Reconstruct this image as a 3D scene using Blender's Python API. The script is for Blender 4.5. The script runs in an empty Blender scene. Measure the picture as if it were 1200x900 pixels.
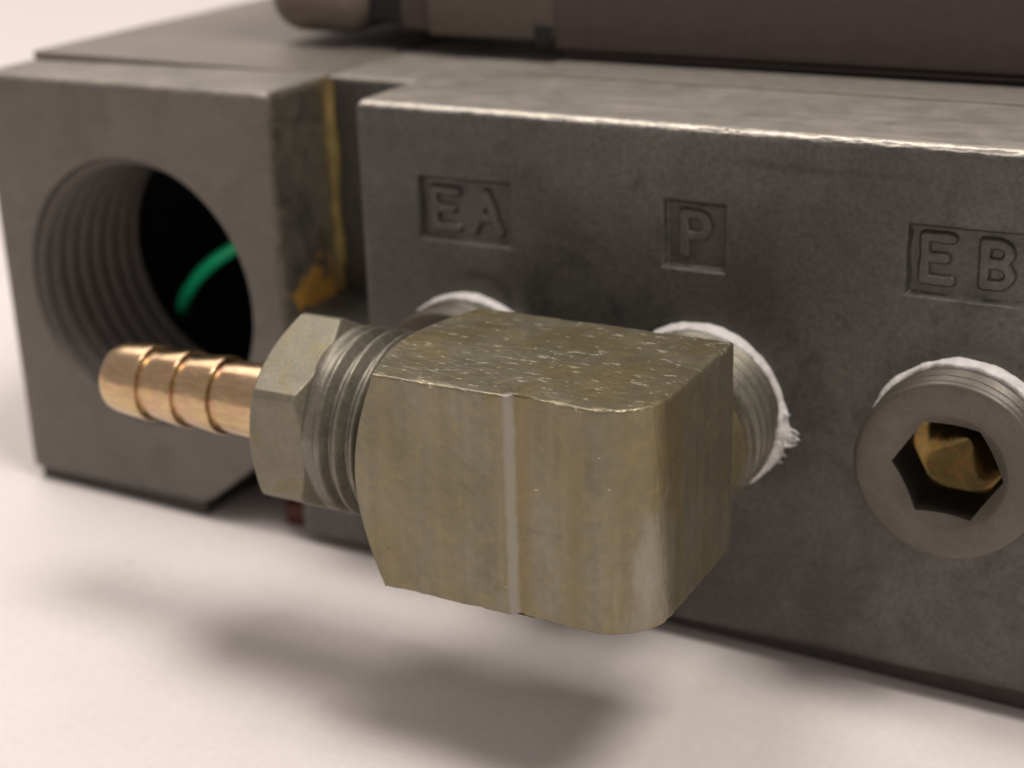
import bpy, math
import numpy as np
from mathutils import Matrix, Vector

R_ = math.radians
MM = 0.001
scene = bpy.context.scene
C = scene.collection

# ------------------------------------------------------------------ camera
cam_d = bpy.data.cameras.new('camera')
cam = bpy.data.objects.new('camera', cam_d)
C.objects.link(cam)
RT = Vector((0.88416072, 0.46618095, -0.03058022))
UP = Vector((-0.14029093, 0.32737198, 0.93442284))
FW = Vector((-0.44562123, 0.82188984, -0.3548504))
POS = Vector((74.345, -111.275, 62.082)) * MM
m = Matrix((RT, UP, -FW)).transposed().to_4x4()
m.translation = POS
cam.matrix_world = m
cam_d.sensor_width = 36
cam_d.lens = 1934.185 / 1200 * 36
cam_d.clip_start = 0.004
cam_d.clip_end = 20
cam_d.dof.use_dof = True
cam_d.dof.focus_distance = 0.1085
cam_d.dof.aperture_fstop = 30
scene.camera = cam

# ------------------------------------------------------------------ light
world = bpy.data.worlds.new('World')
scene.world = world
world.use_nodes = True
bg = world.node_tree.nodes['Background']
bg.inputs['Color'].default_value = (1.0, 0.865, 0.83, 1)
bg.inputs['Strength'].default_value = 0.41

def lamp(name, d, dist, size, power, col):
    l = bpy.data.lights.new(name, 'AREA')
    l.shape = 'DISK'
    l.size = size
    l.energy = power
    l.color = col
    o = bpy.data.objects.new(name, l)
    C.objects.link(o)
    d = Vector(d).normalized()
    tgt = Vector((25, -10, 10)) * MM
    o.location = tgt + d * dist
    o.rotation_euler = d.to_track_quat('Z', 'Y').to_euler()
    return o
lamp('area_lamp', (0.46, -0.09, 1.0), 0.9, 0.32, 4.6, (1.0, 0.925, 0.845))
lamp('area_lamp', (-0.30, -0.02, 1.0), 0.9, 0.32, 3.0, (1.0, 0.915, 0.84))
lamp('area_lamp', (-0.75, 0.60, 0.95), 1.4, 0.8, 4.2, (1.0, 0.90, 0.80))  # added from behind to brighten the top faces, not a known fixture

scene.view_settings.view_transform = 'Standard'
scene.view_settings.look = 'None'
scene.view_settings.exposure = 0
scene.view_settings.gamma = 1
scene.render.engine = 'CYCLES'

# ------------------------------------------------------------------ mesh helpers (millimetres)
def mesh(name, V, F, mat, smooth=35):
    V = np.asarray(V, float) * MM
    me = bpy.data.meshes.new(name)
    F = np.asarray(F, np.int64)
    k = F.shape[1]
    me.vertices.add(len(V))
    me.vertices.foreach_set('co', V.ravel())
    me.loops.add(F.size)
    me.loops.foreach_set('vertex_index', F.ravel().astype(np.int32))
    me.polygons.add(len(F))
    me.polygons.foreach_set('loop_start', np.arange(0, F.size, k, dtype=np.int32))
    me.update(calc_edges=True)
    me.validate()
    if smooth:
        me.shade_smooth()
        me.set_sharp_from_angle(angle=R_(smooth))
    me.materials.append(mat)
    return me

def base_of(o):
    b = o
    while b.parent:
        b = b.parent
    return b.location

def part(name, V, F, mat, parent, smooth=35, label=None):
    loc = np.array(base_of(parent)) / MM
    me = mesh(name, np.asarray(V, float) - loc, F, mat, smooth)
    o = bpy.data.objects.new(name, me)
    C.objects.link(o)
    o.parent = parent
    if label:
        o['label'] = label
    return o

def thing(name, label, cat, loc, group=None):
    o = bpy.data.objects.new(name, None)
    o.empty_display_size = 0.005
    C.objects.link(o)
    o.location = Vector(loc) * MM
    o['label'] = label
    o['category'] = cat
    if group:
        o['group'] = group
    return o

def axis_coords(lo, hi, r, step, extra=(), fine=None, nr=4):
    a = [lo + r * i / nr for i in range(nr + 1)] + [hi - r * i / nr for i in range(nr + 1)]
    segs = [(lo + r, hi - r, step)] if fine is None else \
        [(lo + r, fine[0], step), (fine[0], fine[1], fine[2]), (fine[1], hi - r, step)]
    for s0, s1, st in segs:
        if s1 - s0 > 1e-6:
            n = max(1, int(math.ceil((s1 - s0) / st)))
            a += list(np.linspace(s0, s1, n + 1))
    a += list(extra)
    a = np.unique(np.round(a, 4))
    return a

def lattice(X, Y, Z):
    """surface of the box lattice, shared vertices; returns index coords and quads"""
    nx, ny, nz = len(X), len(Y), len(Z)
    key = lambda i, j, k: (i * ny + j) * nz + k
    Fs = []
    def face(A):   # A: 2D array of keys
        Fs.append(np.stack([A[:-1, :-1], A[1:, :-1], A[1:, 1:], A[:-1, 1:]], -1).reshape(-1, 4))
    i, k = np.meshgrid(np.arange(nx), np.arange(nz), indexing='ij')
    face(key(i, 0, k)); face(key(i, ny - 1, k)[::-1])
    i, j = np.meshgrid(np.arange(nx), np.arange(ny), indexing='ij')
    face(key(i, j, 0)[::-1]); face(key(i, j, nz - 1))
    j, k = np.meshgrid(np.arange(ny), np.arange(nz), indexing='ij')
    face(key(0, j, k)[::-1]); face(key(nx - 1, j, k))
    F = np.concatenate(Fs)
    u, inv = np.unique(F, return_inverse=True)
    F = inv.reshape(F.shape)
    V = np.stack([X[u // (ny * nz)], Y[(u // nz) % ny], Z[u % nz]], 1)
    return V, F

def rounded(V, lo, hi, r):
    lo = np.array(lo, float); hi = np.array(hi, float)
    q = np.clip(V, lo + r, hi - r)
    d = V - q
    n = np.linalg.norm(d, axis=1, keepdims=True)
    n[n == 0] = 1
    d = d / n
    return q + r * d, d

def rbox(lo, hi, r=0.4, step=2.0, nr=4):
    ax = [axis_coords(lo[i], hi[i], r, step, nr=nr) for i in range(3)]
    V, F = lattice(*ax)
    V, _ = rounded(V, lo, hi, r)
    return V, F

# value noise
_rng = np.random.default_rng(7)
_tab = _rng.random(65536)
def vnoise(p):
    p = np.asarray(p, float)
    i = np.floor(p).astype(np.int64); f = p - i
    f = f * f * (3 - 2 * f)
    def h(a, b, c):
        return _tab[((a * 73856093) ^ (b * 19349663) ^ (c * 83492791)) & 65535]
    out = 0
    for dx in (0, 1):
        for dy in (0, 1):
            for dz in (0, 1):
                w = (f[:, 0] if dx else 1 - f[:, 0]) * (f[:, 1] if dy else 1 - f[:, 1]) * (f[:, 2] if dz else 1 - f[:, 2])
                out = out + w * h(i[:, 0] + dx, i[:, 1] + dy, i[:, 2] + dz)
    return out * 2 - 1
def fbm(p, o=3):
    a, s, t = 1.0, 0, 0
    p = np.asarray(p, float)
    for k in range(o):
        s = s + a * vnoise(p * 2 ** k + 17.3 * k); t += a; a *= 0.5
    return s / t

AX = {'x': (0, 1, 2), 'y': (1, 0, 2), 'z': (2, 0, 1)}
def rings(axis, centre, prof, n=128, flip=False, wob=None):
    """prof: list of (s, r); s and r may be arrays over theta. theta measured from +first to +second lateral axis"""
    th = np.arange(n) * 2 * np.pi / n
    a, b, c = AX[axis]
    P = []
    for s, r in prof:
        s = np.broadcast_to(np.asarray(s, float), (n,)); r = np.broadcast_to(np.asarray(r, float), (n,))
        p = np.zeros((n, 3))
        p[:, a] = centre[a] + s
        p[:, b] = centre[b] + r * np.cos(th)
        p[:, c] = centre[c] + r * np.sin(th)
        P.append(p)
    m_ = len(P)
    V = np.concatenate(P)
    i, j = np.meshgrid(np.arange(m_ - 1), np.arange(n), indexing='ij')
    j2 = (j + 1) % n
    F = np.stack([i * n + j, i * n + j2, (i + 1) * n + j2, (i + 1) * n + j], -1).reshape(-1, 4)
    if flip:
        F = F[:, ::-1]
    return V, F

def thread_prof(s0, s1, rmaj, depth, pitch, n, ds=0.12, taper=0.0, fade=0.7, hand=1, flat=0.12):
    th = np.arange(n) / n
    out = []
    for s in np.linspace(s0, s1, max(2, int(abs(s1 - s0) / ds))):
        ph = (s / pitch + hand * th) % 1.0
        tri = np.abs(ph * 2 - 1)                      # 0 at crest centre, 1 at root
        tri = np.clip((tri - flat) / (1 - 2 * flat), 0, 1)
        w = min(1, min(abs(s - s0), abs(s - s1)) / fade) if fade else 1
        out.append((s, rmaj - taper * abs(s - s0) - depth * tri * w))
    return out

def cut_hole(V, F, plane_mask, cx, cz, r):
    """remove the quads of a face at y = front within the circle and snap the rim to it"""
    d = np.hypot(V[:, 0] - cx, V[:, 2] - cz)
    inside = plane_mask & (d < r)
    kill = inside[F].all(1)
    F = F[~kill]
    used = np.zeros(len(V), bool); used[F.ravel()] = True
    mv = inside & used
    k = r / d[mv]
    V = V.copy()
    V[mv, 0] = cx + (V[mv, 0] - cx) * k
    V[mv, 2] = cz + (V[mv, 2] - cz) * k
    return V, F

def compact(V, F):
    u, inv = np.unique(F, return_inverse=True)
    return V[u], inv.reshape(F.shape)

def sweep(pts, r, n=20, sub=12):
    pts = np.array(pts, float)
    # Catmull-Rom
    P = np.vstack([2 * pts[0] - pts[1], pts, 2 * pts[-1] - pts[-2]])
    path = []
    for i in range(1, len(P) - 2):
        for t in np.linspace(0, 1, sub, endpoint=False):
            p0, p1, p2, p3 = P[i - 1:i + 3]
            path.append(0.5 * (2 * p1 + (p2 - p0) * t + (2 * p0 - 5 * p1 + 4 * p2 - p3) * t * t + (3 * p1 - p0 - 3 * p2 + p3) * t ** 3))
    path.append(pts[-1]); path = np.array(path)
    T = np.gradient(path, axis=0); T /= np.linalg.norm(T, axis=1, keepdims=True)
    ref = np.array([0.13, 0.3, 0.94])
    V = []
    rr = np.broadcast_to(np.asarray(r, float), (len(path),)) if np.ndim(r) == 0 else np.interp(np.linspace(0, 1, len(path)), np.linspace(0, 1, len(r)), r)
    for p, t, q in zip(path, T, rr):
        a = np.cross(t, ref); a /= np.linalg.norm(a); b = np.cross(t, a)
        th = np.arange(n) * 2 * np.pi / n
        V.append(p + q * (np.cos(th)[:, None] * a + np.sin(th)[:, None] * b))
    m_ = len(V); V = np.concatenate(V)
    i, j = np.meshgrid(np.arange(m_ - 1), np.arange(n), indexing='ij'); j2 = (j + 1) % n
    F = np.stack([i * n + j, (i + 1) * n + j, (i + 1) * n + j2, i * n + j2], -1).reshape(-1, 4)
    return V, F

def join(*vf):
    Vs, Fs, o = [], [], 0
    for V, F in vf:
        Vs.append(V); Fs.append(F + o); o += len(V)
    return np.concatenate(Vs), np.concatenate(Fs)

# ------------------------------------------------------------------ materials
class Mat:
    def __init__(s, name):
        s.m = bpy.data.materials.new(name); s.m.use_nodes = True
        s.t = s.m.node_tree; s.n = s.t.nodes; s.b = s.n['Principled BSDF']
        tc = s.n.new('ShaderNodeTexCoord'); mp = s.n.new('ShaderNodeMapping')
        mp.inputs['Scale'].default_value = (1000, 1000, 1000)
        s.t.links.new(tc.outputs['Object'], mp.inputs['Vector']); s.co = mp.outputs['Vector']
    def link(s, a, b): s.t.links.new(a, b)
    def stretch(s, sc, rot=(0, 0, 0)):
        mp = s.n.new('ShaderNodeMapping'); mp.inputs['Scale'].default_value = sc; mp.inputs['Rotation'].default_value = rot
        s.link(s.co, mp.inputs['Vector']); return mp.outputs['Vector']
    def noise(s, scale, detail=4, rough=0.55, co=None, dist=0.0):
        n = s.n.new('ShaderNodeTexNoise'); n.inputs['Scale'].default_value = scale
        n.inputs['Detail'].default_value = detail; n.inputs['Roughness'].default_value = rough
        n.inputs['Distortion'].default_value = dist
        s.link(co or s.co, n.inputs['Vector']); return n.outputs['Fac']
    def ramp(s, fac, stops):
        r = s.n.new('ShaderNodeValToRGB')
        e = r.color_ramp.elements
        while len(e) < len(stops): e.new(0.5)
        for el, (p, c) in zip(e, stops):
            el.position = p; el.color = (c, c, c, 1) if not hasattr(c, '__len__') else (*c, 1)
        s.link(fac, r.inputs['Fac']); return r.outputs['Color']
    def mix(s, fac, a, b, mode='MIX'):
        n = s.n.new('ShaderNodeMix'); n.data_type = 'RGBA'; n.blend_type = mode
        for sock, v in ((n.inputs['Factor'], fac), (n.inputs['A'], a), (n.inputs['B'], b)):
            if hasattr(v, 'is_linked'): s.link(v, sock)
            else: sock.default_value = v if not hasattr(v, '__len__') else (*v, 1)
        return n.outputs['Result']
    def math(s, op, a, b=0.0, clamp=False):
        n = s.n.new('ShaderNodeMath'); n.operation = op; n.use_clamp = clamp
        for i, v in enumerate((a, b)):
            if hasattr(v, 'is_linked'): s.link(v, n.inputs[i])
            else: n.inputs[i].default_value = v
        return n.outputs[0]
    def axis(s, i):
        n = s.n.new('ShaderNodeSeparateXYZ'); s.link(s.co, n.inputs[0]); return n.outputs[i]
    def bump(s, h, dist_mm, strength=1.0, prev=None):
        n = s.n.new('ShaderNodeBump'); n.inputs['Distance'].default_value = dist_mm * MM
        n.inputs['Strength'].default_value = strength
        s.link(h, n.inputs['Height'])
        if prev: s.link(prev, n.inputs['Normal'])
        return n.outputs['Normal']
    def set(s, **k):
        for key, v in k.items():
            sock = s.b.inputs[{'col': 'Base Color', 'rough': 'Roughness', 'metal': 'Metallic', 'normal': 'Normal',
                               'spec': 'Specular IOR Level', 'sss': 'Subsurface Weight', 'aniso': 'Anisotropic'}[key]]
            if hasattr(v, 'is_linked'): s.link(v, sock)
            else: sock.default_value = v if not hasattr(v, '__len__') else (*v, 1)
        return s.m

def metal(name, ca, cb, cc=None, metal=0.8, rough=(0.35, 0.55), big=0.25, grain=4.0, bump_mm=0.03, chips=0.0, chipcol=(0.6, 0.56, 0.45),
          brush=None, grainamp=0.25, tone=None):
    M = Mat(name)
    n1 = M.noise(big, 5, 0.6, dist=0.6)
    col = M.mix(M.ramp(n1, [(0.36, 0), (0.64, 1)]), ca, cb)
    if cc:
        n2 = M.noise(big * 2.7, 4, 0.6, dist=1.2)
        col = M.mix(M.ramp(n2, [(0.5, 0), (0.68, 1)]), col, cc)
    g = M.noise(grain, 3, 0.6)
    gm = M.ramp(g, [(0.25, 1 - grainamp), (0.75, 1 + grainamp)])
    col = M.mix(1.0, col, gm, 'MULTIPLY')
    rg = M.mix(M.ramp(M.noise(big * 3, 4), [(0.3, 0), (0.7, 1)]), (rough[0],) * 3, (rough[1],) * 3)
    h = M.noise(grain * 1.3, 4, 0.6)
    nrm = M.bump(h, bump_mm, 1.0)
    if brush:
        st = M.noise(1.0, 3, 0.6, co=M.stretch(brush))
        nrm = M.bump(st, bump_mm * 0.8, 1.0, nrm)
        col = M.mix(1.0, col, M.ramp(st, [(0.3, 0.82), (0.7, 1.12)]), 'MULTIPLY')
    if chips:
        c1 = M.noise(1.1, 3, 0.7, co=M.stretch((1.0, 1.6, 1.6), (0.2, 0.3, 0.5)))
        msk = M.ramp(c1, [(chips, 0), (chips + 0.03, 1)])
        col = M.mix(msk, col, chipcol)
        nrm = M.bump(msk, 0.05, 0.6, nrm)
    return M, col, rg, nrm, metal

def fin(t):
    M, col, rg, nrm, mt = t
    return M.set(col=col, rough=rg, normal=nrm, metal=mt)

def machined_top(t, ztop, ctop, mtop=0.6, rim=None):
    # the milled top face and its worn rim are bare, brighter metal
    M, col, rg, nrm, mt = t
    z = M.math('ADD', M.axis(2), M.math('MULTIPLY', M.math('SUBTRACT', M.noise(0.9, 4, 0.65), 0.5), 0.5))
    k = M.ramp(M.math('SUBTRACT', z, ztop - 0.5), [(0.02, 0), (0.30, 1)])
    streak = M.ramp(M.noise(1.0, 4, 0.6, co=M.stretch((0.06, 0.7, 0.7))), [(0.3, 0.85), (0.7, 1.12)])
    mott = M.ramp(M.noise(0.22, 5, 0.65, dist=0.8), [(0.3, 0.72), (0.7, 1.2)])
    col = M.mix(k, col, M.mix(1.0, M.mix(1.0, streak, mott, 'MULTIPLY'), ctop, 'MULTIPLY'))
    rg = M.mix(k, rg, (0.5,) * 3)
    mt = M.mix(k, (mt,) * 3, (mtop,) * 3)
    if rim is not None:      # burnished front rim
        d = M.math('SUBTRACT', M.math('ADD', M.axis(1), M.math('MULTIPLY', M.math('SUBTRACT', M.noise(1.4, 3), 0.5), 0.7)), rim)
        ky = M.math('MULTIPLY', M.math('MULTIPLY', M.ramp(d, [(0.45, 1), (0.8, 0)]), k), 0.6)
        col = M.mix(ky, col, (0.62, 0.585, 0.52)); rg = M.mix(ky, rg, (0.33,) * 3); mt = M.mix(ky, mt, (0.85,) * 3)
    return M, col, rg, nrm, mt
mat_block = fin(machined_top(metal('cast_zinc', (0.080, 0.0755, 0.068), (0.122, 0.116, 0.104), (0.070, 0.067, 0.062), metal=0.45, rough=(0.38, 0.52), big=0.06, grain=2.6, bump_mm=0.03, grainamp=0.26), 42.75 + 0.2, (0.32, 0.30, 0.265), 0.35, rim=-28.0))

def conduit_mat():
    M, col, rg, nrm, mt = metal('cast_zinc_stained', (0.13, 0.119, 0.106), (0.15, 0.138, 0.122), (0.115, 0.107, 0.096), metal=0.35, rough=(0.45, 0.58), big=0.06, grain=2.6, bump_mm=0.03, grainamp=0.24)
    M, col, rg, nrm, mt = machined_top((M, col, rg, nrm, mt), 42.95, (0.245, 0.226, 0.20), 0.35)
    mt0 = mt
    # rougher, greenish side wall towards the gap, with a rust-orange stain; coordinates are mm from the block's base centre
    x, y, z = M.axis(0), M.axis(1), M.axis(2)
    side = M.math('GREATER_THAN', x, 16.1)
    gcol = M.mix(M.ramp(M.noise(0.35, 5, 0.65, dist=1.0), [(0.35, 0), (0.65, 1)]), (0.078, 0.072, 0.058), (0.17, 0.156, 0.128))
    col = M.mix(side, col, gcol)
    # stain: ellipse on the wall
    nz = M.noise(0.5, 4, 0.6)
    a = M.math('MULTIPLY', M.math('SUBTRACT', y, -19.9), 0.27)
    t = M.math('SUBTRACT', z, 22.6)
    b = M.math('MULTIPLY', t, 0.2)
    d = M.math('SQRT', M.math('ADD', M.math('MULTIPLY', a, a), M.math('MULTIPLY', b, b)))
    d = M.math('ADD', d, M.math('MULTIPLY', M.math('SUBTRACT', nz, 0.5), 2.2))
    st = M.math('MULTIPLY', M.ramp(d, [(0.65, 1), (1.0, 0)]), side)
    sy = M.math('ADD', y, M.math('MULTIPLY', M.math('SUBTRACT', M.noise(0.3, 4, 0.6), 0.5), 3.0))
    smear = M.math('MULTIPLY', M.ramp(M.math('MULTIPLY', M.math('ADD', sy, 20.0), 0.25), [(0.25, 0), (1.0, 0.55)]), side)
    col = M.mix(smear, col, (0.20, 0.15, 0.06))
    col = M.mix(st, col, (0.42, 0.225, 0.045))
    mt = M.mix(st, mt0, (0.0,) * 3)
    return M.set(col=col, rough=rg, normal=nrm, metal=mt)
mat_conduit = conduit_mat()
mat_cover = fin(metal('cover_plate_grey', (0.20, 0.18, 0.158), (0.23, 0.208, 0.182), metal=0.3, rough=(0.42, 0.52), big=0.08, grain=5, bump_mm=0.015, grainamp=0.1))

def elbow_mat():
    M, col, rg, nrm, mt = metal('tarnished_brass', (0.175, 0.158, 0.102), (0.218, 0.202, 0.15), metal=0.58, rough=(0.26, 0.40),
                                big=0.13, grain=1.3, bump_mm=0.03, chips=0.70, chipcol=(0.60, 0.56, 0.44), grainamp=0.12)
    # broad upright brassy bands, with finer lighter and darker ones
    st = M.noise(1.0, 2, 0.5, co=M.stretch((0.26, 0.26, 0.018)))
    col = M.mix(M.ramp(st, [(0.42, 0), (0.64, 0.75)]), col, (0.212, 0.17, 0.084))
    st2 = M.noise(1.0, 3, 0.6, co=M.stretch((0.9, 0.9, 0.03)))
    col = M.mix(1.0, col, M.ramp(st2, [(0.3, 0.90), (0.7, 1.10)]), 'MULTIPLY')
    dark = M.ramp(M.noise(0.5, 4, 0.7, co=M.stretch((0.5, 1.2, 1.3), (0, 0.45, 0)), dist=0.8), [(0.60, 0), (0.72, 1)])
    col = M.mix(M.math('MULTIPLY', dark, 0.4), col, (0.11, 0.095, 0.065))
    gold = M.ramp(M.noise(0.42, 5, 0.68, dist=1.8), [(0.52, 0), (0.72, 1)])
    col = M.mix(M.math('MULTIPLY', gold, 0.5), col, (0.29, 0.225, 0.102))
    x, y, z = M.axis(0), M.axis(1), M.axis(2)
    # whitish gleam painted into the colour low on the rounded corner
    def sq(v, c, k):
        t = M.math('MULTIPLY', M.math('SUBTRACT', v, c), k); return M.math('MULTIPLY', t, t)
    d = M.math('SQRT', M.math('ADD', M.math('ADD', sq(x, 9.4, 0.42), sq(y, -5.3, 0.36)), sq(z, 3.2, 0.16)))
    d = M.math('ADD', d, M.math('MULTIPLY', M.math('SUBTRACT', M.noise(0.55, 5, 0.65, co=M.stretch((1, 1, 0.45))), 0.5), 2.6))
    gleam = M.ramp(d, [(0.2, 1), (1.1, 0)])
    col = M.mix(M.math('MULTIPLY', gleam, 0.5), col, (0.36, 0.345, 0.305))
    # bright nicks on the sawn top face
    nk = M.ramp(M.noise(1.0, 4, 0.7, co=M.stretch((0.7, 1.7, 1.0), (0, 0, 0.3))), [(0.60, 0), (0.66, 1)])
    nk = M.math('MULTIPLY', nk, M.math('GREATER_THAN', z, 15.55))
    col = M.mix(M.math('MULTIPLY', nk, 0.6), col, (0.55, 0.52, 0.42))
    nrm = M.bump(nk, 0.04, 0.7, nrm)
    sm = M.noise(1.2, 4, 0.65, co=M.stretch((0.5, 1.4, 0.25), (0, 0, 0.25)))
    nrm = M.bump(sm, 0.06, 0.8, nrm)
    # bare grey facet of the stepped line (x is mm from the fitting's base centre)
    xw = M.math('ADD', x, M.math('MULTIPLY', M.math('SUBTRACT', M.noise(0.8, 4, 0.65), 0.5), 0.5))
    d = M.math('ABSOLUTE', M.math('SUBTRACT', xw, 0.22))
    f = M.math('MULTIPLY', M.ramp(d, [(0.15, 1), (0.42, 0)]), M.math('LESS_THAN', y, -7.0))
    col = M.mix(M.math('MULTIPLY', f, 0.65), col, (0.30, 0.295, 0.262))
    return M.set(col=col, rough=rg, normal=nrm, metal=mt)
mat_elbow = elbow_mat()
mat_nut = fin(metal('tarnished_nickel', (0.17, 0.16, 0.12), (0.205, 0.193, 0.146), (0.195, 0.168, 0.10), metal=0.6, rough=(0.38, 0.5), big=0.25, grain=3, bump_mm=0.02, chips=0.75, chipcol=(0.65, 0.6, 0.45), grainamp=0.12))
mat_neck = fin(metal('dull_brass', (0.42, 0.36, 0.20), (0.48, 0.42, 0.26), metal=0.85, rough=(0.3, 0.42), big=0.3, grain=3, bump_mm=0.015, grainamp=0.1))
mat_thread = fin(metal('worn_steel', (0.155, 0.147, 0.118), (0.205, 0.193, 0.155), metal=0.7, rough=(0.36, 0.5), big=0.5, grain=3, bump_mm=0.015, grainamp=0.15))
mat_plug = fin(metal('plug_steel', (0.10, 0.09, 0.076), (0.13, 0.118, 0.10), metal=0.5, rough=(0.4, 0.5), big=0.2, grain=4, bump_mm=0.015, grainamp=0.1))
def plain(name, col, rough, metal=0.0, var=0.12, bump=0.02, scale=2.0, spec=0.4):
    M = Mat(name)
    c = M.mix(1.0, M.mix(1.0, (1, 1, 1), M.ramp(M.noise(scale * 0.3, 4), [(0.3, 1 - var), (0.7, 1 + var)]), 'MULTIPLY'), col, 'MULTIPLY')
    return M.set(col=c, rough=rough, metal=metal, normal=M.bump(M.noise(scale, 4, 0.6), bump), spec=spec)
mat_socket = plain('dark_socket', (0.035, 0.030, 0.026), 0.5, 0.4, 0.15, 0.015, 3.0)  # socket walls coloured much darker than the plug body
mat_plug_bottom = fin(metal('plug_brass', (0.20, 0.135, 0.045), (0.11, 0.09, 0.038), (0.26, 0.12, 0.04), metal=0.95, rough=(0.08, 0.2), big=0.45, grain=2, bump_mm=0.008, grainamp=0.15))
mat_barb = fin(metal('bright_brass', (0.56, 0.42, 0.21), (0.58, 0.42, 0.27), (0.58, 0.35, 0.25), metal=1.0, rough=(0.14, 0.28), big=0.3, grain=3, bump_mm=0.006, brush=(0.5, 3.0, 3.0), grainamp=0.06))

mat_valve = plain('valve_brown_black', (0.066, 0.050, 0.044), 0.42, 0.0, 0.10, 0.012, 3.0)
mat_valve_shoulder = plain('valve_shoulder_brown', (0.10, 0.080, 0.068), 0.4, 0.2, 0.10, 0.012, 3.0)
mat_valve_cap = plain('valve_end_grey', (0.17, 0.14, 0.12), 0.42, 0.3, 0.10, 0.012, 3.0)
mat_black = plain('black_plastic', (0.008, 0.008, 0.008), 0.5, 0, 0.1, 0.01, 3.0)
mat_gasket = plain('black_rubber', (0.018, 0.016, 0.015), 0.7, 0, 0.2, 0.03, 2.0)
mat_sheet = plain('grey_gasket_sheet', (0.25, 0.235, 0.21), 0.5, 0.3, 0.12, 0.02, 2.0)
mat_cavity = plain('dark_cavity', (0.03, 0.028, 0.026), 0.5, 0.0, 0.1, 0.02, 2.0)  # near-black colour stands in for the missing light inside the hollow
mat_bore = plain('bore_dark_metal', (0.10, 0.088, 0.078), 0.5, 0.4, 0.12, 0.015, 3.0)
mat_red = plain('red_rubber', (0.07, 0.014, 0.008), 0.55, 0, 0.2, 0.03, 1.5)
mat_wire = plain('green_insulation', (0.015, 0.56, 0.25), 0.3, 0, 0.05, 0.004, 3.0)
mat_sealant = plain('yellow_sealant', (0.21, 0.155, 0.055), 0.5, 0, 0.5, 0.05, 0.8)
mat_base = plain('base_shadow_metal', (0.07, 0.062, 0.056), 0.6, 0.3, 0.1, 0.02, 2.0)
def tape_mat():
    M = Mat('white_thread_tape')
    c = M.mix(M.ramp(M.noise(1.2, 4, 0.6), [(0.35, 0), (0.7, 1)]), (0.70, 0.68, 0.67), (0.84, 0.83, 0.82))
    return M.set(col=c, rough=0.55, normal=M.bump(M.noise(2.2, 5, 0.7, dist=1.0), 0.14), spec=0.3, sss=0.15)
mat_tape = tape_mat()
mat_tape.node_tree.nodes['Principled BSDF'].inputs['Subsurface Radius'].default_value = (0.0006,) * 3
def paper_mat():
    M = Mat('white_paper')
    c = M.mix(M.ramp(M.noise(0.035, 5, 0.6), [(0.3, 0), (0.7, 1)]), (0.715, 0.675, 0.66), (0.76, 0.722, 0.706))
    c = M.mix(1.0, c, M.ramp(M.noise(1.5, 4, 0.6), [(0.3, 0.965), (0.7, 1.03)]), 'MULTIPLY')
    v = M.n.new('ShaderNodeTexVoronoi'); v.inputs['Scale'].default_value = 0.16; M.link(M.co, v.inputs['Vector'])
    sp = M.ramp(v.outputs['Distance'], [(0.022, 1), (0.04, 0)])
    c = M.mix(M.math('MULTIPLY', sp, 0.55), c, (0.22, 0.18, 0.16))
    nrm = M.bump(M.noise(1.8, 4, 0.65), 0.06)
    return M.set(col=c, rough=0.75, normal=nrm, spec=0.25)
mat_paper = paper_mat()

# ------------------------------------------------------------------ fitted dimensions (mm)
H = 36.55; ZB = -4.6; ZP = -6.4
def paper_z(x): return -4.35 - 0.026 * (x + 40)      # the block stands slightly askew on the sheet
PX = [10.46, 30.57, 50.68]; PZ = 14.52; PR = 6.95

# ------------------------------------------------------------------ table surface
xs = np.concatenate([np.linspace(-900, -120, 14)[:-1], np.linspace(-120, 160, 141), np.linspace(160, 700, 10)[1:]])
ys = np.concatenate([np.linspace(-500, -90, 8)[:-1], np.linspace(-90, 90, 91), np.linspace(90, 1200, 18)[1:]])
X, Y = np.meshgrid(xs, ys, indexing='ij')
pz = 0.25 * fbm(np.stack([X.ravel() / 26, Y.ravel() / 34, 0 * X.ravel()], 1), 2)
pz *= np.clip((-Y.ravel() - 2) / 12, 0, 1)           # flat under the block
V = np.stack([X.ravel(), Y.ravel(), paper_z(X.ravel()) + pz], 1)
a = np.arange(X.size).reshape(X.shape)
F = np.stack([a[:-1, :-1], a[1:, :-1], a[1:, 1:], a[:-1, 1:]], -1).reshape(-1, 4)
me = mesh('table_surface', V, F, mat_paper, 60)
o = bpy.data.objects.new('table_surface', me); C.objects.link(o); o['kind'] = 'structure'
o['label'] = 'white paper sheet spread under the metal blocks'

# ------------------------------------------------------------------ valve manifold
manifold = thing('valve_manifold', 'dark grey cast metal manifold block with EA, P and EB port markings', 'manifold', (46, 28, ZP))
PANELS = [(5.9, 14.5), (27.3, 32.45), (45.8, 55.3)]; PZ0, PZ1 = 25.5, 30.9
PD = 0.6
lo, hi = (0, 0, ZB), (98, 56, H); rr = 0.95
exx, exz = [], []
for p0, p1 in PANELS:
    exx += [p0, p0 + .12, p0 + .24, p0 + .36, p1, p1 - .12, p1 - .24, p1 - .36]
exz += [PZ0, PZ0 + .12, PZ0 + .24, PZ0 + .36, PZ1, PZ1 - .12, PZ1 - .24, PZ1 - .36]
AXx = axis_coords(0, 98, rr, 4, exx, (rr, 66, 0.2), nr=6)
AXy = axis_coords(0, 56, rr, 3, (), (rr, 22, 0.5), nr=6)
AXz = axis_coords(ZB, H, rr, 0.25, exz, nr=6)
V0, F = lattice(AXx, AXy, AXz)
V, N = rounded(V0, lo, hi, rr)
front = V0[:, 1] == 0
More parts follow.
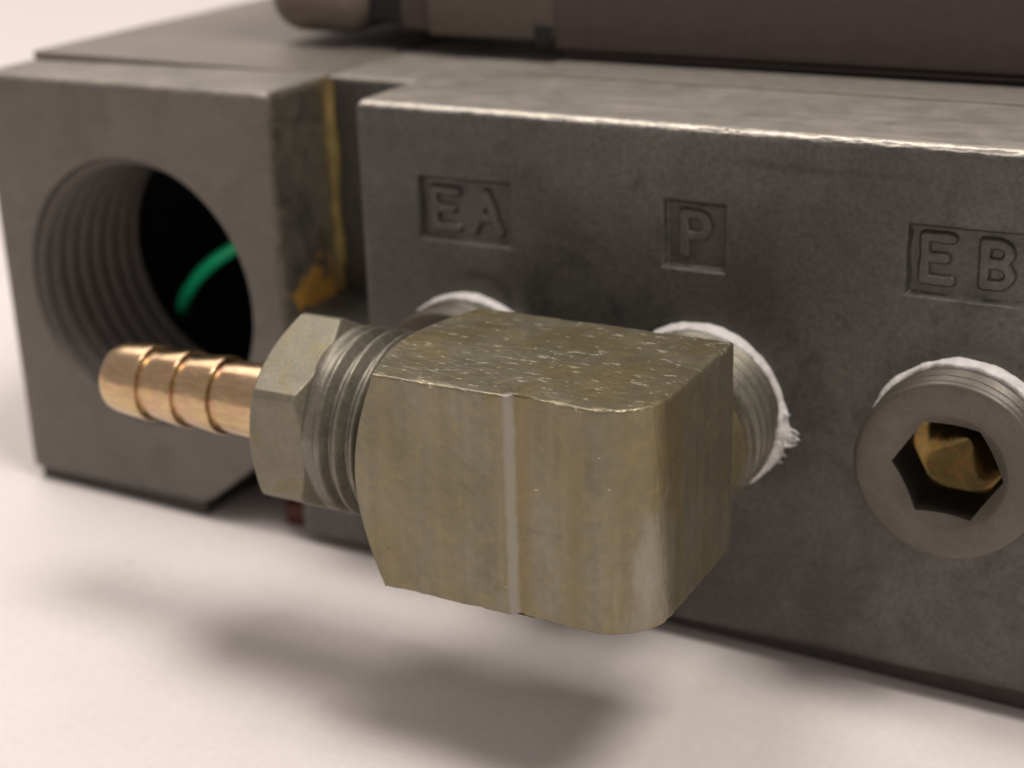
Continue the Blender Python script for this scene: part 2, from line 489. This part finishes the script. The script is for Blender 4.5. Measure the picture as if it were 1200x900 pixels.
# marking panels
def ss(t): t = np.clip(t, 0, 1); return t * t * (3 - 2 * t)
dep = np.zeros(len(V))
wobz = 0.05 * fbm(V0 * 0.8, 2)
for p0, p1 in PANELS:
    dd = np.minimum(np.minimum(V0[:, 0] - p0, p1 - V0[:, 0]), np.minimum(V0[:, 2] - PZ0, PZ1 - V0[:, 2])) + wobz
    dep = np.maximum(dep, ss(dd / 0.34))
V[:, 1] += np.where(front, PD * dep, 0)
# shallow scrape step below the top edge
line = 34.3 - 0.018 * (V0[:, 0] - 34) + 0.12 * fbm(V0 * np.array([.5, 0, 0]) + 3.1, 3)
st = ss((line - V0[:, 2]) / 0.25) * ss((V0[:, 0] - 30) / 6) * ss((57 - V0[:, 0]) / 5) * ss((V0[:, 2] - 31.5) / 2.0)
V[:, 1] += np.where(front, 0.09 * st, 0)
# battered top front edge and gentle casting unevenness
edge_d = np.hypot(V0[:, 1], H - V0[:, 2])
amp = 0.05 + 0.11 * ss((V0[:, 0] - 14) / 16)
b = fbm(V0 * np.array([0.55, 2.0, 2.0]), 4)
b2 = fbm(V0 * np.array([1.5, 3.0, 3.0]) + 9.7, 2)
ding = (np.abs(b) * 1.0 + 0.45 * b2) * amp * np.exp(-(edge_d / 0.62) ** 2)
ding += 0.35 * np.clip(fbm(V0 * np.array([0.45, .3, .3]) + 40.2, 2) - 0.42, 0, 1) * np.exp(-(edge_d / 0.8) ** 2)
V -= N * np.where(V0[:, 1] < 3, ding, 0)[:, None]
V += N * (0.022 * fbm(V0 * 0.22, 3) + 0.008 * fbm(V0 * 1.3, 2))[:, None]
for px in PX:
    V, F = cut_hole(V, F, front, px, PZ, PR)
V, F = compact(V, F)
body = part('block', V, F, mat_block, manifold, 50)

def letter(strokes, w=0.30, h=0.46):
    """raised stroke letter as a height field; strokes are polylines in local mm"""
    pts = np.concatenate([np.array(s) for s in strokes])
    x0, z0 = pts.min(0) - 0.65; x1, z1 = pts.max(0) + 0.65
    xs_ = np.linspace(x0, x1, int((x1 - x0) / 0.05)); zs_ = np.linspace(z0, z1, int((z1 - z0) / 0.05))
    X, Z = np.meshgrid(xs_, zs_, indexing='ij'); D = np.full(X.shape, 9.0)
    for s in strokes:
        for (ax, az), (bx, bz) in zip(s[:-1], s[1:]):
            if (ax - bx) ** 2 + (az - bz) ** 2 < 1e-8: continue
            t = np.clip(((X - ax) * (bx - ax) + (Z - az) * (bz - az)) / ((bx - ax) ** 2 + (bz - az) ** 2), 0, 1)
            D = np.minimum(D, np.hypot(X - ax - t * (bx - ax), Z - az - t * (bz - az)))
    D += 0.09 * fbm(np.stack([X.ravel(), Z.ravel(), 0 * X.ravel() + strokes[0][0][0]], 1) * 1.3, 2).reshape(X.shape)
    hh = h * (1 - ss((D - w * 0.75) / 0.34)) - 0.10
    V = np.stack([X.ravel(), PD - hh.ravel(), Z.ravel()], 1)
    a = np.arange(X.size).reshape(X.shape)
    F = np.stack([a[:-1, :-1], a[1:, :-1], a[1:, 1:], a[:-1, 1:]], -1).reshape(-1, 4)
    keep = (hh.ravel() > -0.09)[F].any(1)
    return compact(V, F[keep])
def arc(cx, cz, rx, rz, a0, a1, n=12):
    return [(cx + rx * math.cos(R_(t)), cz + rz * math.sin(R_(t))) for t in np.linspace(a0, a1, n)]
def gl(ch, x, z, w, h):
    if ch == 'E':
        return [[(x + w, z), (x, z), (x, z + h), (x + w, z + h)], [(x, z + h * .52), (x + w * .8, z + h * .52)]]
    if ch == 'A':
        return [[(x, z), (x + w / 2, z + h), (x + w, z)], [(x + w * .2, z + h * .36), (x + w * .8, z + h * .36)]]
    r1 = h * .25
    if ch == 'P':
        return [[(x, z), (x, z + h), (x + w * .5, z + h)] + arc(x + w * .5, z + h - h * .27, w * .5, h * .27, 90, -90) + [(x, z + h * .46)]]
    if ch == 'B':
        return [[(x, z), (x, z + h), (x + w * .5, z + h)] + arc(x + w * .5, z + h * .76, w * .45, h * .24, 90, -90) + [(x, z + h * .52)],
                [(x + w * .5, z + h * .52)] + arc(x + w * .5, z + h * .26, w * .52, h * .26, 90, -90) + [(x, z)]]
for ch, x, z, w, h in (('E', 7.25, 26.7, 2.1, 3.0), ('A', 10.8, 26.6, 2.4, 3.15), ('P', 28.95, 26.7, 1.85, 3.1),
                       ('E', 47.05, 26.8, 1.85, 3.1), ('B', 51.2, 26.85, 1.75, 3.0)):
    V, F = letter(gl(ch, x, z, w, h))
    part('letter', V, F, mat_block, body, 60, 'raised cast letter ' + ch)

# threaded port bores
for px in PX:
    n = 96
    V, F = rings('y', (px, 0, PZ), [(0.0, PR + 0.03), (0.35, PR - 0.2)] + thread_prof(0.5, 9, 6.7, 0.45, 1.41, n), n, flip=True)
    part('port', V, F, mat_bore, manifold, 60)
V, F = rbox((-8.25, 9.0, ZB), (1.5, 55, H - 0.02), 0.35, 1.5)
V += 0.03 * np.stack([fbm(V * .3, 3), fbm(V * .3 + 5, 3), fbm(V * .3 + 9, 3)], 1)
part('flange', V, F, mat_block, manifold, 45)
V, F = rbox((-8.9, 0.5, ZB), (1.2, 9.6, 16.8), 0.9, 0.6)
V += 0.05 * np.stack([fbm(V * .4, 3), fbm(V * .4 + 5, 3), fbm(V * .4 + 9, 3)], 1)
part('foot', V, F, mat_block, manifold, 45)
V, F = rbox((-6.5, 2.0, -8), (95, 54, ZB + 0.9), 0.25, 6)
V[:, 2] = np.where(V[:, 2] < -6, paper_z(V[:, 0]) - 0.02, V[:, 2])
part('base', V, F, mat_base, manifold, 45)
V, F = rbox((-12.6, 2.6, -5.2), (-8.6, 7.5, -2.6), 0.8, 0.5)
V += 0.12 * np.stack([fbm(V * .5, 2), fbm(V * .5 + 5, 2), fbm(V * .5 + 9, 2)], 1)
part('seal', V, F, mat_red, manifold, 60, 'dark red rubber seal peeping out under the block')

# ------------------------------------------------------------------ conduit block
cb = thing('conduit_block', 'grey cast end block with large threaded conduit hole and orange stain', 'block', (-24.7, 25, ZP))
lo, hi = (-41.1, 0, -3.25), (-8.3, 52, H); rr = 0.75
HC = (-24.55, 17.0); HR = 12.75
Xc = axis_coords(lo[0], hi[0], rr, 0.35, nr=5); Yc = axis_coords(0, 52, rr, 4, (), (rr, 12, .6), nr=5); Zc = axis_coords(lo[2], hi[2], rr, 0.35, nr=5)
V0, F = lattice(Xc, Yc, Zc)
V, N = rounded(V0, lo, hi, rr)
front = V0[:, 1] == 0
# big bevel at the lower right corner
p = np.array([-19.5, -3.25]); q = np.array([-8.3, 5.7]); t = (q - p) / np.linalg.norm(q - p); nn = np.array([t[1], -t[0]])
d = (V[:, 0] - p[0]) * nn[0] + (V[:, 2] - p[1]) * nn[1]
d = np.where(d > -0.6, (d + 0.6) - 0.6 * (1 - np.exp(-(np.maximum(d + 0.6, 0)) / 0.6)), 0)
V[:, 0] -= d * nn[0]; V[:, 2] -= d * nn[1]
rough_side = ss((V0[:, 0] + 8.6) / 0.3)
V += N * (0.03 * fbm(V0 * 0.2, 3) + rough_side * 0.10 * fbm(V0 * 0.55, 4))[:, None]
e = np.hypot(V0[:, 1], np.minimum(H - V0[:, 2], -8.3 - V0[:, 0]))
V -= N * (np.abs(fbm(V0 * 0.9, 3)) * 0.12 * np.exp(-(e / 0.8) ** 2))[:, None]
V, F = cut_hole(V, F, front, HC[0], HC[1], HR)
V, F = compact(V, F)
part('block', V, F, mat_conduit, cb, 50)
n = 160
V, F = rings('y', (HC[0], 0, HC[1]), [(-0.02, HR + 0.05), (0.25, HR - 0.02)] + thread_prof(0.3, 14.6, 12.7, 0.75, 1.85, n, ds=0.1, taper=0.03, fade=0.9), n, flip=True)
part('threaded_bore', V, F, mat_bore, cb, 70)
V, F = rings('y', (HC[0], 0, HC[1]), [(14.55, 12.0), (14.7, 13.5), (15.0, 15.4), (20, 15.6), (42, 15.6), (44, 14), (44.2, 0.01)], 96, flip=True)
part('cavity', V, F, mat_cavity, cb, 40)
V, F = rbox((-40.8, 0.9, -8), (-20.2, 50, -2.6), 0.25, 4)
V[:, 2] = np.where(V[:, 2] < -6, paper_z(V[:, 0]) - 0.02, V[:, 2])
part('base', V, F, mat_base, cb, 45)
# sealant bead in the joint corner
zz = np.linspace(36.3, 16.0, 60)
pts = np.stack([-8.25 + 0.12 * fbm(np.stack([zz, zz * 0, zz * 0], 1) * .4, 2), 8.75 + 0.18 * fbm(np.stack([zz, zz * 0 + 3, zz * 0], 1) * .5, 2), zz], 1)
r = 0.66 + 0.3 * fbm(np.stack([zz, zz * 0 + 8, zz * 0], 1) * .6, 3)
V, F = sweep(pts[::4], np.clip(r[::4], .25, .8), 14, 8)
part('sealant_bead', V, F, mat_sealant, cb, 60, 'thin yellow sealant bead down the joint')

# cover plate on top of the conduit block
V, F = rbox((-40.8, 7.2, H - 0.05), (-9.0, 50, 37.35), 0.3, 2)
V += 0.03 * np.stack([fbm(V * .2, 2), fbm(V * .2 + 5, 2), fbm(V * .2 + 9, 2)], 1)
V[:, 2] = H - 0.05 + (V[:, 2] - H + 0.05) * np.clip(1.0 - (V[:, 0] + 40.8) / 36, 0.15, 1)
V[:, 1] += np.clip(12 - V[:, 1], 0, 5) / 5 * 2.6 * np.clip((V[:, 0] + 40) / 31, 0, 1)
me_loc = thing('cover_plate', 'thin flat grey cover plate lying on top of the conduit block', 'plate', (-24.7, 28, H))
part('plate', V, F, mat_cover, me_loc, 45)

# ------------------------------------------------------------------ green wire inside the conduit hole
w = thing('wire', 'single green insulated wire inside the dark conduit hole', 'wire', (-25, 16, 4))
V, F = sweep([(-11.6, 22, 22.5), (-15.5, 17.5, 21.4), (-20.2, 14.4, 19.8), (-25.2, 13.8, 17.1), (-28.6, 14.2, 14.7), (-31.6, 15.2, 11.9), (-34.0, 17.0, 9.6), (-36.4, 20.0, 7.6)], 0.68, 20, 10)
part('insulation', V, F, mat_wire, w, 60)

# ------------------------------------------------------------------ valve on top
valve = thing('solenoid_valve', 'dark brown valve body with rounded end cap standing on the manifold', 'valve', (40, 38, H))
V, F = rbox((9.5, 21.4, H + 0.12), (96, 54, H + 1.3), 0.15, 4)
V += 0.05 * np.stack([0 * V[:, 0], fbm(V * .3 + 5, 2), 0 * V[:, 0]], 1)
part('gasket', V, F, mat_gasket, valve, 45)
V, F = rbox((8.6, 14.5, H - 0.05), (97, 55, H + 0.2), 0.08, 3)
V += 0.10 * np.stack([0 * V[:, 0], fbm(V * .35 + 5, 3), 0 * V[:, 0]], 1)
part('gasket_sheet', V, F, mat_sheet, valve, 45)
V, F = rbox((8.0, 20.5, H + 1.1), (96, 55, 64), 0.5, 3)
part('body', V, F, mat_valve, valve, 45)
V, F = rbox((9.0, 20.9, H + 0.62), (96, 54.6, H + 0.86), 0.1, 3)
part('seam', V, F, mat_valve, valve, 45)
V, F = rbox((-4.7, 20.3, 38.4), (8.4, 55, 63.5), 0.5, 3)
part('shoulder', V, F, mat_valve_shoulder, valve, 45)
V, F = rbox((6.4, 20.1, 37.9), (8.2, 54, 40), 0.3, 2)
part('lip', V, F, mat_black, valve, 45)
V, F = rbox((-8.0, 21.0, 38.7), (-4.4, 54.5, 63), 0.4, 3)
part('neck', V, F, mat_valve, valve, 45)
V, F = rbox((-11.4, 21.2, 39.2), (-7.8, 54, 62), 0.4, 3)
part('collar', V, F, mat_black, valve, 45)
V, F = rbox((-22.6, 19.2, 37.9), (-11.2, 54.5, 62.5), 3.4, 2, nr=8)
part('end_cap', V, F, mat_valve_cap, valve, 45)

# ------------------------------------------------------------------ thread tape ring
def tape(parent, px, seed, wfun, tuft=False):
    n = 360
    th = np.arange(n) * 2 * np.pi / n
    cs = np.stack([np.cos(th), np.sin(th), 0 * th], 1)
    k1 = fbm(cs * 3.2 + seed, 3); k2 = fbm(cs * 9 + seed * 2, 3); k3 = fbm(cs * 26 + seed * 3, 2)
    w_ = 0.85 * wfun(th) * (1 + 0.45 * k1) + 0.12 * k2 + 0.05 * k3
    ro = 6.88 + 0.12 * k1 + 0.09 * k2
    fr = np.exp(-((((th - 6.10 + np.pi) % (2 * np.pi)) - np.pi) / 0.30) ** 2) if tuft else 0 * th
    ro = ro + fr * (0.26 + 0.45 * np.abs(k3) + 0.25 * k2)
    prof = [(0.15, 6.75 + 0 * th), (0.05, ro), (-0.10, ro + 0.10 + 0.25 * fr * k3), (-0.32 * w_, ro + 0.03 + 0.04 * k3), (-0.65 * w_, ro - 0.10 + 0.07 * k2),
            (-0.9 * w_, 6.78 + 0.05 * k3), (-w_, 6.66 + 0.03 * k2), (-w_ + 0.06, 6.4 + 0 * th), (-0.3 * w_, 6.3 + 0 * th)]
    V, F = rings('y', (px, 0, PZ), prof, n, flip=True)
    t_ = part('thread_tape', V, F, mat_tape, parent, 60, 'ragged white thread sealing tape')
    if tuft:      # frayed shreds of tape standing off the ring
        rng = np.random.default_rng(3); pieces = []
        for q in range(9):
            a0 = rng.normal(-0.14, 0.13); L = rng.uniform(0.35, 0.9) * (1.5 if abs(a0 + 0.10) < 0.1 else 0.7)
            ny = rng.uniform(-0.9, -0.1)
            c0 = np.array([px + 7.0 * math.cos(a0), ny, PZ + 7.0 * math.sin(a0)])
            c2 = c0 + np.array([math.cos(a0) * L, rng.uniform(-.35, .2), math.sin(a0) * L + rng.uniform(-.25, .2)])
            c1 = (c0 + c2) / 2 + rng.normal(0, .16, 3)
            pieces.append(sweep([c0, c1, c2], [rng.uniform(.1, .2), rng.uniform(.08, .17), .05], 6, 5))
        V, F = join(*pieces)
        s_ = part('tape_shreds', V, F, mat_tape, t_, 60); s_['kind'] = 'stuff'
    return t_

# ------------------------------------------------------------------ elbow fitting
elbow = thing('elbow_fitting', 'tarnished brass square elbow fitting screwed into the P port', 'elbow', (27, -17.5, 8.2))
lo, hi = np.array([15.0, -25.25, 8.15]), np.array([36.9, -9.85, 24.05]); rr = 0.22
ax_ = [axis_coords(lo[i], hi[i], rr, 0.22, nr=4) for i in range(3)]
V0, F = lattice(*ax_)
V, N = rounded(V0, lo, hi, rr)
# rounded front right corner (plan)
RC = 4.2
qx, qy = hi[0] - RC, lo[1] + RC
dx, dy = V0[:, 0] - qx, qy - V0[:, 1]
mk = (dx > 0) & (dy > 0)
m0 = np.maximum(dx, dy); L = np.hypot(dx, dy); L[L == 0] = 1
qm = np.minimum(m0, RC - rr); qz = np.clip(V0[:, 2], lo[2] + rr, hi[2] - rr)
em, ez_ = m0 - qm, V0[:, 2] - qz
en = np.hypot(em, ez_); en[en == 0] = 1
rad = qm + rr * em / en
V[mk, 0] = (qx + dx / L * rad)[mk]; V[mk, 1] = (qy - dy / L * rad)[mk]; V[mk, 2] = (qz + rr * ez_ / en)[mk]
N[mk, 0] = (dx / L * em / en)[mk]; N[mk, 1] = (-dy / L * em / en)[mk]; N[mk, 2] = (ez_ / en)[mk]
# stepped line down the front: the surface drops back over a narrow slanted facet and runs out again
stp = ss((V0[:, 0] - 26.85) / 0.75) * np.clip((33.0 - V0[:, 0]) / 5.4, 0, 1)
V[:, 1] += np.where(V0[:, 1] < lo[1] + 0.3, 0.42 * stp, 0)
# worn faces
V += N * (0.05 * fbm(V0 * 0.22, 3) + 0.02 * fbm(V0 * 1.1, 3))[:, None]
ez = np.minimum(hi[2] - V0[:, 2], V0[:, 2] - lo[2])
ey = np.minimum(V0[:, 1] - lo[1], hi[1] - V0[:, 1]); ex_ = hi[0] - V0[:, 0]
e = np.hypot(ez, np.minimum(ey, ex_))
V -= N * (np.abs(fbm(V0 * 0.9, 3)) * 0.16 * np.exp(-(e / 0.45) ** 2))[:, None]
# turned chamfer on the hose end
rho = np.hypot(V[:, 1] + 17.55, V[:, 2] - 16.1)
V[:, 0] = np.maximum(V[:, 0], 15.0 + 0.575 * (rho - 7.3))
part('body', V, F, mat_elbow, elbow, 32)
n = 128
V, F = rings('y', (PX[1], 0, PZ), [(-10.2, 6.3), (-8.2, 6.35), (-7.2, 6.35), (-6.9, 6.2), (-6.6, 5.9)], n)
part('neck', V, F, mat_neck, elbow, 40)
V, F = rings('y', (PX[1], 0, PZ), [(-6.75, 5.6), (-6.7, 6.1)] + thread_prof(-6.6, 4.0, 6.62, 0.42, 1.3, n, ds=0.08), n)
part('thread', V, F, mat_thread, elbow, 70)
tape(elbow, PX[1], 2.0, lambda t: 0.85 + 0.15 * np.cos(t - 1.2), True)

# ------------------------------------------------------------------ hose barb fitting
barb = thing('hose_barb', 'shiny brass hose barb with grey hex bushing screwed into elbow', 'hose barb', (2, -17.5, 12))
BC = (0, -17.2, 16.8)
n = 128
prof = [(-12.0, 1.7), (-12.15, 1.9), (-12.2, 2.4), (-12.13, 2.6), (-11.9, 2.72), (-11.4, 2.83), (-10.6, 2.93)]
edges = (-8.4, -4.95, -1.45); r0, r1 = 2.74, 3.08
for k, xe in enumerate(edges):
    prof += [(xe - 0.5, r1 - 0.02), (xe - 0.05, r1), (xe, r1 - 0.015), (xe + 0.05, r1 - 0.08), (xe + 0.10, r0), (xe + 0.3, r0 - 0.02), (xe + 0.55, r0), (xe + 1.3, r0 + 0.12)]
prof += [(2.0, 2.93), (3.6, 2.98), (7.0, 2.98)]
V, F = rings('x', BC, prof, n)
ring_i = np.arange(len(V)) // n
stem = part('barb', V, F, mat_barb, barb, 25, 'shiny ridged brass hose stem')
V, F = rings('x', BC, [(-12.0, 1.7), (-6, 1.7), (-5.9, 0.01)], 48, flip=True)
part('bore', V, F, mat_cavity, stem, 40)
# hexagon with turned chamfers
n = 540
th = np.arange(n) * 2 * np.pi / n
ap = 7.85 * math.cos(R_(30))
vth = R_(150)
hexr = ap / np.cos(((th - vth) % (math.pi / 3)) - math.pi / 6)
hexr = np.minimum(hexr, 7.7)
prof = [(6.2, 3.05), (6.2, 5.6)]
for s in np.concatenate([np.linspace(6.2, 8.0, 50), np.linspace(8.1, 9.2, 5), np.linspace(9.3, 11.0, 50)]):
    cap = min(6.6 + (s - 6.2) / 0.62, 6.7 + (11.0 - s) / 0.62)
    k_ = 0.16; hm = np.clip(0.5 + 0.5 * (cap - hexr) / k_, 0, 1)
    prof.append((s, cap * (1 - hm) + hexr * hm - k_ * hm * (1 - hm)))
prof += [(11.05, 6.3), (11.05, 5.5)]
V, F = rings('x', (-0.85, BC[1], BC[2] - 0.1), prof, n)
V += 0.02 * np.stack([fbm(V * .5, 3), fbm(V * .5 + 5, 3), fbm(V * .5 + 9, 3)], 1)
part('hexagon', V, F, mat_nut, barb, 50, 'dull grey hexagon of the bushing')
n = 160
V, F = rings('x', BC, [(9.5, 6.6), (9.9, 6.8), (10.3, 6.95), (10.9, 6.95), (11.05, 6.8)] + thread_prof(11.1, 16.5, 7.0, 0.8, 1.41, n, ds=0.08, fade=0.5), n)
part('thread', V, F, mat_thread, barb, 70)

# ------------------------------------------------------------------ hex socket plugs
def plug(px, label, seed, wfun, rot):
    t = thing('socket_plug', label, 'plug', (px, -1.5, PZ - 6.6), 'hex socket plugs in the manifold ports')
    n = 192
    th = np.arange(n) * 2 * np.pi / n
    hx = 3.4 / np.cos(((th - R_(rot)) % (math.pi / 3)) - math.pi / 6)
    fy = -4.62
    prof = thread_prof(5.0, -4.2, 6.72, 0.42, 1.41, n, ds=0.08, hand=-1, fade=0.5)
    prof += [(-4.3, 6.68), (-4.42, 6.62), (-4.52, 6.54), (-4.585, 6.44), (fy, 6.3), (fy, 5.6), (fy, 5.0), (fy + 0.02, 4.3), (fy + 0.1, 4.15)]
    prof += [(fy + 0.12 + np.maximum(4.1 - hx, 0) * 0.75, np.minimum(hx, 4.1))]
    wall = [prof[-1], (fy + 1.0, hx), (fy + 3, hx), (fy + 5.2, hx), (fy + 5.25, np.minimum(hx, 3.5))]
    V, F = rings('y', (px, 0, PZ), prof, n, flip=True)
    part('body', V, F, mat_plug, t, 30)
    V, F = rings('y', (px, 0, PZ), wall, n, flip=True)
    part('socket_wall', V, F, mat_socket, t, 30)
    V, F = rings('y', (px, 0, PZ), [(fy + 5.15, 3.9), (fy + 5.2, 3.3), (fy + 5.6, 2.6), (fy + 6.2, 1.4), (fy + 6.6, 0.5), (fy + 6.7, 0.01)], 96, flip=True)
    part('socket_bottom', V, F, mat_plug_bottom, t, 60, 'brassy drilled bottom of the socket')
    tape(t, px, seed, wfun)
    return t
plug(PX[0], 'round hex socket plug under the EA marking, half hidden behind the elbow', 5.0, lambda t: 0.7 + 0.5 * np.clip(np.cos(t - 1.0), -1, 1), 178)
plug(PX[2], 'round hex socket plug under the EB marking with white tape', 8.0, lambda t: 0.75 + 0.6 * np.clip(np.cos(t - 0.7), -1, 1), 178)
